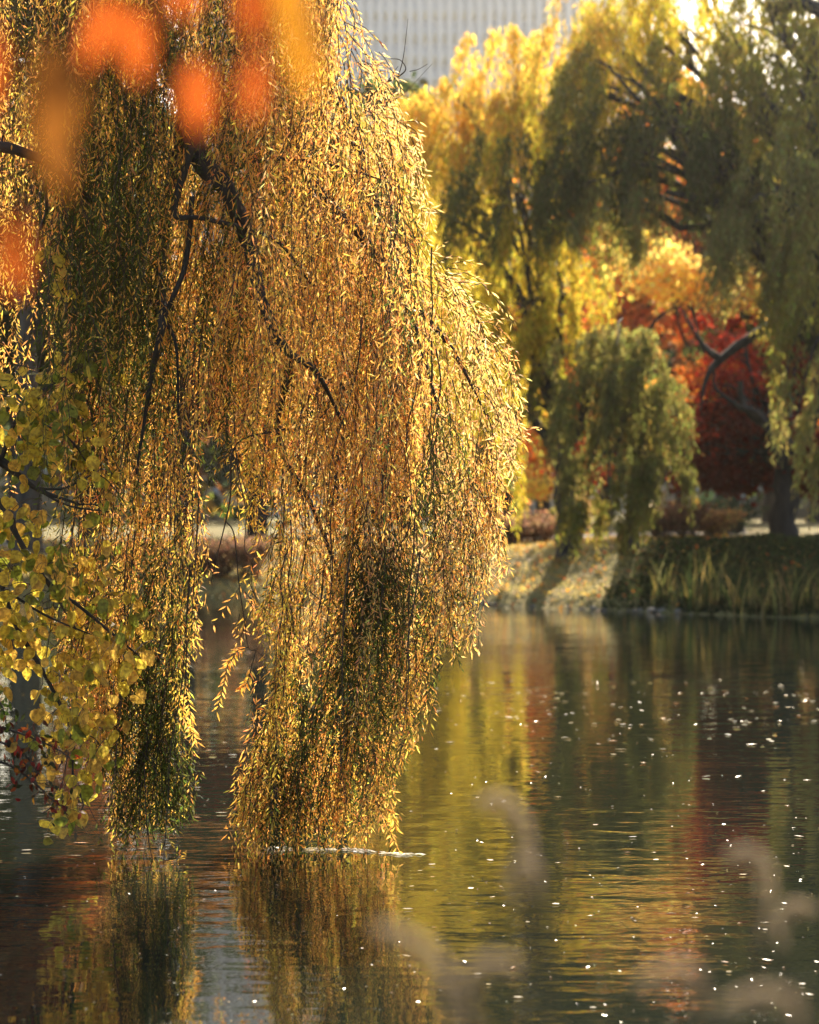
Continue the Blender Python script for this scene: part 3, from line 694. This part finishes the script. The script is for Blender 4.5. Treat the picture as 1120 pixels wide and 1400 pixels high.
nB = populate('B', 1350, (60, 305), (-320, 1090), lambda x, y: 2.3 if y < 350 else (1.0 if y < 650 else 1.5))
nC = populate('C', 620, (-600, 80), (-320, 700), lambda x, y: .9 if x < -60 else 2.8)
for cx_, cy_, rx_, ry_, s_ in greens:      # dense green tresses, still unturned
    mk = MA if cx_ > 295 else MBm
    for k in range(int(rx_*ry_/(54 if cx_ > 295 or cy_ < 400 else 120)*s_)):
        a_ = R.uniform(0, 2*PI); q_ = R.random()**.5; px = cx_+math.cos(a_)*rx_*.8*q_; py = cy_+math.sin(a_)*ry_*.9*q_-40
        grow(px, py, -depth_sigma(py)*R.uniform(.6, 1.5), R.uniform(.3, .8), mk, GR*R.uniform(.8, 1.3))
# feathery fringe round the dome: strands starting right on the outline
for k in range(260):
    px = R.uniform(462, 712); dm0 = topA[int((px+OX)/2)]
    grow(px, dm0+R.uniform(2, 30), R.normal(0, .5), R.uniform(.25, .7), MA, PEACH*R.uniform(.9, 1.15), 14)
# sprays hanging free in the gap
for px, py, L in [(335, 640, .32), (328, 655, .28), (352, 650, .3), (300, 880, .1)]:
    for q_ in range(5):
        grow(px+R.normal(0, 6), py-30, R.normal(0, .1), L+.15, rast([(300, 560), (375, 560), (372, 725), (322, 730), (300, 650)]), OLI*1.2, 6)
print('willow leaves', nA, nB, nC)
lf.build('foliage', M_LEAF, willow)

# twigs seen in the gaps
def pxpath(pts, dep=0.0): return np.array([to_world(np.array(float(a)), np.array(float(b)), dep) for a, b in pts])
dark = [([(395, 590), (330, 610), (322, 680), (316, 712), (304, 760), (296, 795)], .006, .002), ([(316, 712), (327, 730), (333, 790), (340, 840), (346, 880), (356, 884), (365, 892)], .004, .002),
        ([(326, 560), (331, 640), (343, 700), (341, 748), (352, 762)], .004, .0015), ([(300, 540), (328, 628), (350, 690), (365, 710)], .004, .0015),
        ([(346, 880), (332, 884), (325, 893)], .003, .0012), ([(356, 884), (350, 905), (345, 925), (335, 935)], .003, .001), ([(325, 893), (318, 905), (312, 935), (304, 965)], .002, .001),
        ([(208, 1040), (210, 1100), (214, 1140), (219, 1165), (216, 1185), (220, 1196)], .0035, .002),
        ([(500, 155), (530, 130), (545, 122), (555, 112), (548, 100), (535, 98)], .005, .0015), ([(545, 122), (552, 95), (558, 45)], .003, .001), ([(530, 130), (540, 115), (545, 108)], .003, .001),
        ([(560, 115), (572, 112), (584, 105)], .002, .001), ([(505, 160), (545, 150), (590, 105)], .002, .0008),
        ([(68, 330), (62, 380), (66, 420), (74, 460), (72, 490), (66, 520)], .008, .004), ([(75, 262), (78, 300), (68, 330), (62, 380)], .011, .007),
        ([(100, 300), (90, 420), (95, 470), (110, 510), (125, 540)], .006, .003), ([(125, 540), (138, 570), (140, 620), (148, 700), (150, 790)], .006, .003),
        ([(0, 290), (20, 295), (35, 300), (55, 295)], .005, .002), ([(20, 200), (8, 260), (2, 330), (0, 420)], .006, .003)]
for k in range(46):    # long dark whips within the curtains
    if k % 2: x0 = R.uniform(120, 290); y0 = R.uniform(430, 800); L = R.uniform(180, 420)
    else: x0 = R.uniform(390, 600); y0 = R.uniform(200, 800); L = R.uniform(120, 330)
    pts = [(x0, y0)]; n_ = 5
    for s_ in range(n_): pts.append((pts[-1][0]-L/n_*.09+R.normal(0, 5), pts[-1][1]+L/n_))
    dark.append((pts, .0045, .0015))
for k, (pts, ra, rb) in enumerate(dark):
    d_ = -.35 if k < 19 else -R.uniform(.2, .6)
    tube(tg, spline(pxpath(pts, d_), 5), ra, rb, 4)
# free sprays on the gap twigs
lf2 = MB()
for pts in [[(325, 893), (318, 905), (312, 935), (304, 965)], [(346, 880), (332, 884), (322, 900)], [(350, 905), (345, 925), (335, 935)], [(262, 930), (268, 960), (274, 1000)], [(250, 930), (262, 975), (278, 1005)],
            [(372, 700), (345, 780), (300, 850)], [(515, 1085), (530, 1115), (545, 1150)], [(520, 1090), (536, 1100), (542, 1120)]]:
    P = spline(pxpath(pts, -.35), 8); m_ = 22; t = np.linspace(.1, 1, m_); idx = (t*(len(P)-1)).astype(int); Q = P[idx]
    T = unit(np.gradient(P, axis=0))[idx]; s_ = np.where(np.arange(m_) % 2, 1, -1)[:, None]
    leaves(lf2, T_WIL, Q, T*.8+s_*np.array([[.6, .1, -.1]])+R.normal(0, .15, (m_, 3)), R.normal(0, .5, (m_, 3))+[0, -1, 0], R.uniform(.034, .056, m_), R.uniform(.008, .0115, m_), vary(GOLD, m_))
    tube(tg, P, .002, .001, 3)
lf2.build('sprays', M_LEAF, willow)
tg.build('twigs', M_TWIG, willow)
# limbs and trunk of the near willow
mb = MB(); T0 = np.array([-6.3, 13.6, wroot_loc[2]-.3])
tp = np.array([[-6.3, 13.6, T0[2]], [-6.25, 13.6, 1.4], [-6.0, 13.5, 2.8], [-5.6, 13.3, 4.2]])
tube(mb, spline(tp, 6), .5, .3, 14, rough=.04); tube(mb, np.array([T0, T0+[0, 0, .6]]), .72, .48, 14, rough=.05); mb.build('trunk', M_BARK, willow, smooth=True)
def tw_(px, py, dep=0.): return to_world(np.array(float(px)), np.array(float(py)), dep)
limbs = [([tp[2], [-4.0, 13.0, 3.7], tw_(-40, 235, -.9), tw_(50, 245, -1.1), tw_(108, 264, -1.0), tw_(150, 300, -.7)], .055, .014),
         ([tp[3], [-4.6, 13.0, 5.3], tw_(-60, -120, .2), tw_(140, -60, .1), tw_(255, 120, -.3), tw_(285, 238, -.7), tw_(328, 290, -.9), tw_(350, 345, -.8), tw_(372, 430, -.8), tw_(400, 490, -.75), tw_(440, 520, -.6), tw_(475, 590, -.3)], .105, .006),
         ([tp[3], [-4.4, 13.4, 5.8], tw_(60, -200, .5), tw_(300, -120, .6), tw_(400, 0, .7), tw_(470, 140, .7), tw_(510, 260, .6), tw_(560, 390, .5), tw_(620, 470, .4), tw_(670, 570, .3)], .1, .004),
         ([tw_(260, 120, 0), tw_(235, 250, 0), tw_(225, 370, -.2), tw_(245, 450, -.8), tw_(242, 480, -.85), tw_(225, 540, -.7), tw_(205, 650, -.6)], .045, .006),
         ([tw_(245, 450, -.8), tw_(262, 490, -.8), tw_(262, 580, -.7)], .012, .005), ([tw_(285, 300, -.9), tw_(276, 380, -.85), tw_(262, 420, -.85), tw_(247, 450, -.8)], .014, .012),
         ([tw_(285, 238, -.9), tw_(262, 320, -.9), tw_(300, 330, -.95), tw_(385, 350, -.8), tw_(430, 400, -.5)], .02, .005),
         ([tw_(420, -20, .4), tw_(380, 100, .2), tw_(430, 250, .1), tw_(500, 330, 0), tw_(560, 430, 0), tw_(600, 560, 0)], .06, .006),
         ([tw_(400, 490, 0), tw_(380, 600, 0), tw_(430, 700, 0), tw_(470, 830, 0), tw_(460, 1000, 0)], .02, .004),
         ([tw_(292, 245, -.05), tw_(370, 230, -.3), tw_(450, 240, -.4), tw_(520, 260, -.4), tw_(555, 275, -.4)], .014, .002)]
for P, ra, rb in limbs:
    mb = MB(); tube(mb, spline(P, 7), ra, rb, 8, power=.8, rough=.07); mb.build('branch', M_BARKD, willow, smooth=True)

# ------------------------------------------------------------------ broad leaved yellow tree at left
YT = 11.4; ym = YT/F
def yw(px, py, dep=0.): return np.array([(px-560)*ym, YT+dep, H+(700-py)*ym])
lroot = np.array([-4.9, 11.6, gz(-4.9, 11.6)])
lin = empty('linden_tree', lroot); tag(lin, 'yellow green linden with rounded leaves reaching in at the left edge', 'tree')
mb = MB(); tube(mb, spline([lroot-[0, 0, .3], lroot+[.1, 0, 1.2], lroot+[.15, -.05, 2.4], lroot+[.3, -.1, 3.6]], 6), .17, .08, 10, rough=.03); mb.build('trunk', M_BARK, lin, smooth=True)
brs = [([lroot+[.15, 0, 2.0], yw(-180, 560), yw(-60, 600), yw(0, 632), yw(50, 668), (yw(110, 690))], .035, .006),
       ([yw(-60, 600), yw(0, 625), yw(40, 660), yw(90, 690), yw(150, 700)], .014, .003),
       ([yw(-60, 620), yw(10, 700), yw(22, 730), yw(60, 790), yw(110, 830), yw(170, 880), yw(200, 905)], .02, .003),
       ([yw(50, 668), yw(85, 668), yw(115, 655), yw(140, 640)], .008, .002), ([yw(0, 632), yw(30, 560), yw(80, 520), yw(125, 495)], .012, .002),
       ([yw(60, 580), yw(95, 600), yw(125, 640), yw(150, 660), yw(172, 690)], .006, .002), ([yw(-60, 620), yw(-10, 760), yw(20, 850), yw(60, 920), yw(98, 1000), yw(100, 1060), yw(115, 1100)], .018, .0025),
       ([yw(60, 790), yw(85, 830), yw(108, 870), yw(100, 900)], .006, .002), ([yw(98, 1000), yw(90, 1030), yw(75, 1060)], .005, .002), ([yw(98, 1000), yw(130, 1010), yw(140, 1035)], .004, .0015),
       ([yw(-60, 750), yw(0, 800), yw(60, 840), yw(130, 870)], .012, .003), ([lroot+[.2, 0, 2.6], yw(-150, 400), yw(-60, 430), yw(-20, 500), yw(30, 545)], .03, .005),
       ([yw(110, 690), yw(130, 690), yw(145, 700)], .004, .002), ([yw(115, 1100), yw(105, 1120), yw(102, 1135)], .003, .001), ([yw(112, 1085), yw(125, 1110), yw(135, 1130)], .0025, .001)]
tips = []
for P, ra, rb in brs:
    mb = MB(); S_ = spline(P, 7); tube(mb, S_, ra, rb, 6, rough=.05); mb.build('branch', M_BARKD, lin, smooth=True)
lb_ = MB(); tb = MB()
clus = [(115, 495, 40, 20, 14), (60, 520, 45, 25, 22), (20, 570, 40, 30, 26), (80, 560, 45, 25, 34), (40, 610, 45, 25, 30), (100, 600, 45, 28, 34), (95, 640, 25, 14, 8), (45, 650, 18, 12, 5), (145, 645, 22, 14, 9), (165, 680, 12, 12, 3),
        (15, 700, 25, 20, 10), (40, 720, 30, 25, 12), (20, 780, 40, 35, 34), (70, 770, 40, 30, 26), (120, 790, 40, 30, 20), (60, 830, 55, 30, 38), (140, 840, 45, 30, 26), (20, 870, 35, 35, 24), (110, 880, 50, 30, 34), (180, 880, 30, 22, 14),
        (90, 930, 40, 30, 24), (150, 920, 40, 25, 16), (90, 980, 35, 25, 26), (135, 990, 25, 20, 16), (75, 1010, 14, 18, 8), (130, 1030, 20, 25, 15), (70, 1045, 10, 10, 4), (108, 1065, 20, 14, 11), (108, 1095, 14, 8, 6), (92, 1112, 18, 9, 9), (15, 920, 20, 30, 8),
        (-60, 600, 50, 50, 30), (-60, 750, 60, 60, 40), (-50, 880, 40, 60, 24), (140, 745, 12, 12, 3), (130, 700, 14, 10, 3), (165, 430, 8, 10, 0), (70, 345, 16, 14, 7), (85, 385, 14, 18, 5)]
LC1 = np.array([0.55, 0.46, 0.07]); LC2 = np.array([0.68, 0.47, 0.1]); LC3 = np.array([0.22, 0.26, 0.04])
for cx_, cy_, rx_, ry_, n_ in clus:
    n_ = int(n_*1.35)
    if n_ == 0: continue
    px = cx_+R.uniform(-1, 1, n_)*rx_; py = cy_+R.uniform(-1, 1, n_)*ry_; dp = R.normal(0, .28, n_)
    P = np.stack([(px-560)*ym, YT+dp, H+(700-py)*ym], -1)
    D = np.stack([R.normal(.1, .5, n_), R.normal(-.1, .35, n_), -np.abs(R.normal(.8, .4, n_))], -1)
    N_ = np.stack([R.normal(0, .8, n_), -np.ones(n_)*.5+R.normal(0, .6, n_), R.normal(.55, .6, n_)], -1)
    cc = np.where(R.random((n_, 1)) < .45, LC1, np.where(R.random((n_, 1)) < (.8 if cy_ > 850 else .45), LC2, LC3))*np.exp(R.normal(0, .12, (n_, 1)))
    leaves(lb_, T_OVA, P, D, N_, R.uniform(.045, .09, n_), R.uniform(.04, .078, n_), cc)
    c3 = yw(cx_, cy_)
    for k in range(n_):
        e0 = P[k]; s0 = c3*.35+P[k]*.65+R.normal(0, .01, 3)+[0, 0, .05]; tube(tb, np.array([s0, (s0+e0)/2+[0, 0, .012], e0]), .0013, .0009, 3)
    for k in range(max(1, n_//9)):
        tube(tb, limb_path(c3+R.normal(0, .05, 3), c3+np.array([R.uniform(-1, 1)*rx_*ym, R.normal(0, .15), R.uniform(-1, 1)*ry_*ym]), .03, 6, .01), .003, .0014, 4)
lb_.build('foliage', M_BROAD, lin); tb.build('twigs', M_TWIG, lin)

# dark red shrub low at the left edge
sroot = np.array([-4.0, 10.6, gz(-4.0, 10.6)])
dsh = empty('red_shrub', sroot); tag(dsh, 'dark shrub with small crimson leaves leaning over water at the left edge', 'shrub')
ys = 10.6; ysm = ys/F
def sw(px, py, dep=0.): return np.array([(px-560)*ysm, ys+dep, H+(700-py)*ysm])
tb = MB(); lb_ = MB()
for P in [[sroot, [-3.2, 10.6, .9], sw(-180, 960), sw(-40, 985), sw(20, 1000), sw(70, 1020), sw(95, 1035)], [sroot, [-3.1, 10.6, .8], sw(-150, 1000), sw(-20, 1010), sw(30, 1030), sw(55, 1060)], [sroot, [-3.2, 10.7, .7], sw(-120, 1040), sw(-10, 1040), sw(35, 1060), sw(70, 1092), sw(90, 1105)],
          [sroot, [-3.2, 10.6, 1.2], sw(-150, 920), sw(-40, 930), sw(0, 960), sw(10, 1000)]]:
    S_ = spline(P, 8); tube(tb, S_, .012, .002, 5)
    for k in range(70):
        t = R.uniform(.45, 1); p0 = S_[int(t*(len(S_)-1))]; Q = p0+R.normal(0, .045, (1, 3))
        c_ = [(.3, .035, .02), (.42, .16, .03), (.12, .03, .015), (.05, .06, .02)][R.integers(0, 4)]
        if p0[2] > sw(0, 985)[2]: c_ = (.12, .2, .03)
        leaves(lb_, T_HEX, Q, R.normal(0, .5, (1, 3))+[0, 0, -.8], R.normal(0, 1, (1, 3)), R.uniform(.025, .05, 1), R.uniform(.014, .024, 1), vary(c_, 1))
        tube(tb, np.array([p0, Q[0]]), .0015, .001, 3)
tb.build('stem', M_TWIG, dsh); lb_.build('foliage', M_BROAD, dsh)

# ------------------------------------------------------------------ floating leaves and painted sun glint line
fm = []
M_FLOAT = leaf_mat('floating_leaf', .3, 1.2, .25, .8)
for k in range(6):
    mb = MB(); tv, tf = (T_WIL if k % 2 else T_HEX); Lk = .075 if k % 2 else .06; Wk = .02 if k % 2 else .045
    V = tv.copy(); V = np.stack([V[:, 0]*Wk, (V[:, 1]-.5)*Lk, np.abs(V[:, 0])*.005+.003+(V[:, 1]-.5)**2*.012], -1)
    mb.add(V, tris=tf, tint=[(.75, .6, .3), (.7, .55, .35), (.8, .7, .5), (.65, .4, .12), (.8, .72, .6), (.7, .3, .08)][k])
    o_ = mb.build('floating_leaf', M_FLOAT, loc=(0, 0, 0)); fm.append(o_.data); bpy.data.objects.remove(o_)
nf = 0
def drift(px, py, s_):
    global nf
    Y = H*F/(py-700); x = (px-560)/F*Y
    if nearland(np.array(x), np.array(Y)) > -.1 or Y > shore(x)-.2: return
    o_ = bpy.data.objects.new('floating_leaf', fm[nf % 6]); COL.objects.link(o_); o_.location = (x, Y, .003)
    o_.rotation_euler = (R.normal(0, .05), R.normal(0, .05), PI/2+R.normal(0, .5)); o_.scale = (s_, s_*R.uniform(.7, 1.3), s_)
    tag(o_, 'pale dead leaf floating among scattered others on the dark pond', 'floating leaf', 'leaves floating on the pond'); nf += 1
for k in range(150): drift(R.uniform(590, 1120), 930+abs(R.normal(0, 55)), R.uniform(.45, 1.05))
for k in range(60): drift(R.uniform(540, 1120), R.uniform(980, 1390), R.uniform(.35, .7))
for k in range(34):
    px_ = R.uniform(662, 930); yy_ = 43.
    for it in range(4): yy_ = float(shore((px_-560)/F*yy_))
    drift(px_, 700+H*F/(yy_-R.uniform(.25, 1.3)), R.uniform(.7, 1.5))
for k in range(40): drift(R.uniform(0, 350), R.uniform(900, 1180), R.uniform(.6, 1.1))
for k in range(20): drift(R.uniform(250, 345), R.uniform(850, 960), R.uniform(.7, 1.2))
mb = MB(); nS = 900
px = R.uniform(-50, 1170, nS); py = 720+R.uniform(0, 1, nS)**.8*680; py = np.maximum(py, 870); Y = H*F/(py-700); x = (px-560)/F*Y
leaves(mb, T_DIA, np.stack([x, Y, np.full(nS, .004)], -1), np.stack([R.normal(0, 1, nS), R.normal(0, 1, nS), R.normal(0, .1, nS)], -1), np.stack([R.normal(0, .2, nS), R.normal(0, .2, nS), np.ones(nS)], -1), R.uniform(.008, .022, nS), R.uniform(.006, .012, nS), vary((.3, .24, .14), nS, .6))
tag(mb.build('debris', M_FLOAT, loc=(0, 0, 0)), 'tiny seed fluff specks on the pond', None, None, 'stuff')
M_GLINT = noise_mat('ripple_glint', [(.7, .68, .62), (.85, .83, .78)], 20, .5)
mb = MB(); nS = 260  # pale flecks strung out as a sun glint along a ripple
t = R.uniform(0, 1, nS); px = 360+t*210; py = 1160+8*t+R.normal(0, 1.6, nS)*(1-t*.6)+2*np.sin(t*9); kk_ = np.sin(t*23)+np.sin(t*51) > -.7; px = px[kk_]; py = py[kk_]; nS = len(px); Y = H*F/(py-700); x = (px-560)/F*Y
leaves(mb, T_DIA, np.stack([x, Y, np.full(nS, .005)], -1), np.stack([np.ones(nS), R.normal(0, .08, nS), R.normal(0, .05, nS)], -1), np.stack([R.normal(0, .2, nS), R.normal(0, .2, nS), np.ones(nS)], -1), R.uniform(.02, .06, nS), R.uniform(.01, .025, nS), vary((.85, .8, .7), nS, .1, .03))
tag(mb.build('ripple_glint', M_FLOAT, loc=(0, 0, 0)), 'pale flecks painted as a sun glint line on the water under the willow curtain', None, None, 'stuff')

# ------------------------------------------------------------------ blurred leaves close to the lens, hanging from an overhead branch
YL = 1.5; lm = YL/F
def fw(px, py, dep=0.): return np.array([(px-560)*lm*(YL+dep)/YL, YL+dep, H+(700-py)*lm*(YL+dep)/YL])
hr = fw(-260, -140)
br = empty('overhanging_branch', hr); tag(br, 'out of focus twig of orange leaves hanging across the top left corner', 'branch')
mb = MB()
tube(mb, spline([fw(-700, -420, .1), hr, fw(0, -90), fw(200, -60), fw(380, -50), fw(470, -40)], 6), .007, .0018, 6)
mb.build('stem', M_TWIG, br, smooth=True)
M_NEAR = leaf_mat('near_leaf', .5, 1.1, .5, .2)
FO = (.46, .1, .018); FY = (.5, .22, .02); FB = (.22, .085, .018)
lvs = [(55, 60, 95, 190, -5, FB, 0), (82, 165, 46, 120, 4, FB, .08), (172, 12, 62, 115, 6, FO, .03), (140, -10, 60, 120, -20, FO, .05), (264, 82, 66, 118, 3, FO, .12), (348, 70, 46, 110, -4, FO, .05), (340, -30, 60, 100, 10, FO, 0),
       (420, -20, 66, 160, 6, FY, -.03), (390, -40, 60, 110, 14, FY, .04), (12, 290, 60, 125, 6, FO, 0), (-20, 30, 70, 130, 0, FO, 0), (250, -60, 60, 100, 0, FO, .02)]
for (px, py, wpx, lpx, ang, c_, dp) in lvs:
    mb = MB(); a = math.radians(ang)
    leaves(mb, T_OVA, [fw(px, py, dp)], [[math.sin(a), R.normal(0, .12), -math.cos(a)]], [[R.normal(0, .25), -1, .35]], [lpx*lm*.92], [wpx*lm*.8], [c_])
    tube(mb, np.array([fw(px-10, min(py-70, -55), dp*.5), fw(px-4, py-30, dp), fw(px, py+3, dp)]), .0009, .0007, 4, tint=(.3, .1, .04))
    mb.build('leaf', M_NEAR, br)

# ------------------------------------------------------------------ blurred seed plumes at the bottom
def plume(pts, Y, fat, label, col=(.55, .46, .39)):
    P = np.array([[(a-560)*Y/F, Y, H+(700-b)*Y/F] for a, b in pts]); root_ = P[-1].copy(); gx_, gy_ = P[-1][0]+R.uniform(-.05, .05), Y+.02
    base = np.array([gx_, gy_, gz(gx_, gy_)])
    rt = empty('reed_plume', base); tag(rt, label, 'reed', 'blurred reed plumes close to the lens')
    mb = MB(); S_ = spline([base, (base+root_)/2+[.01, 0, 0], root_]+[P[k] for k in range(len(P)-2, -1, -1)], 6); tube(mb, S_, .0022, .0008, 5, tint=(.3, .22, .12)); mb.build('stem', M_TWIG, rt, smooth=True)
    C_ = spline(P, 10); n_ = 3200; t = R.uniform(0, 1, n_); idx = (t*(len(C_)-1)).astype(int); Q = C_[idx]; T = unit(np.gradient(C_, axis=0))[idx]
    rad = .8*fat*Y/F*(.35+.65*np.sin(np.clip(t*.85+.15, 0, 1)*PI))
    D = R.normal(0, 1, (n_, 3))-T*.9
    mb = MB(); leaves(mb, T_DIA, Q+R.normal(0, .1, (n_, 3))*rad[:, None], D, R.normal(0, 1, (n_, 3)), rad*R.uniform(.5, 1.25, n_), .0016, vary(col, n_, .15, .05)); mb.build('plume', M_PLUME, rt)
plume([(662, 1098), (688, 1096), (712, 1125), (722, 1165), (742, 1230)], 2.3, 17, 'curled reed plume drooping left of centre, tallest on that side')
plume([(1000, 1170), (1025, 1168), (1046, 1190), (1048, 1235), (1040, 1290)], 2.3, 16, 'hooked grey reed plume rising near the right edge')
plume([(1110, 1245), (1085, 1240), (1068, 1262), (1070, 1300)], 2.4, 13, 'small faint reed plume at the right edge beside the hooked one')
plume([(520, 1270), (555, 1285), (590, 1310), (610, 1350), (620, 1420)], 1.8, 20, 'broad pale reed plume low below the willow curtain')
plume([(700, 1320), (665, 1318), (640, 1345), (650, 1420)], 1.8, 18, 'low brownish reed plume just right of the broad pale one')
plume([(880, 1345), (915, 1325), (950, 1335), (965, 1400)], 1.8, 15, 'low dark reed plume right of centre at the bottom')
plume([(990, 1375), (1040, 1360), (1080, 1370), (1100, 1420)], 1.8, 15, 'lowest reed plume in the bottom right corner')
plume([(735, 1195), (715, 1180), (700, 1200), (715, 1240)], 2.0, 12, 'small reed plume below the tall curled one')
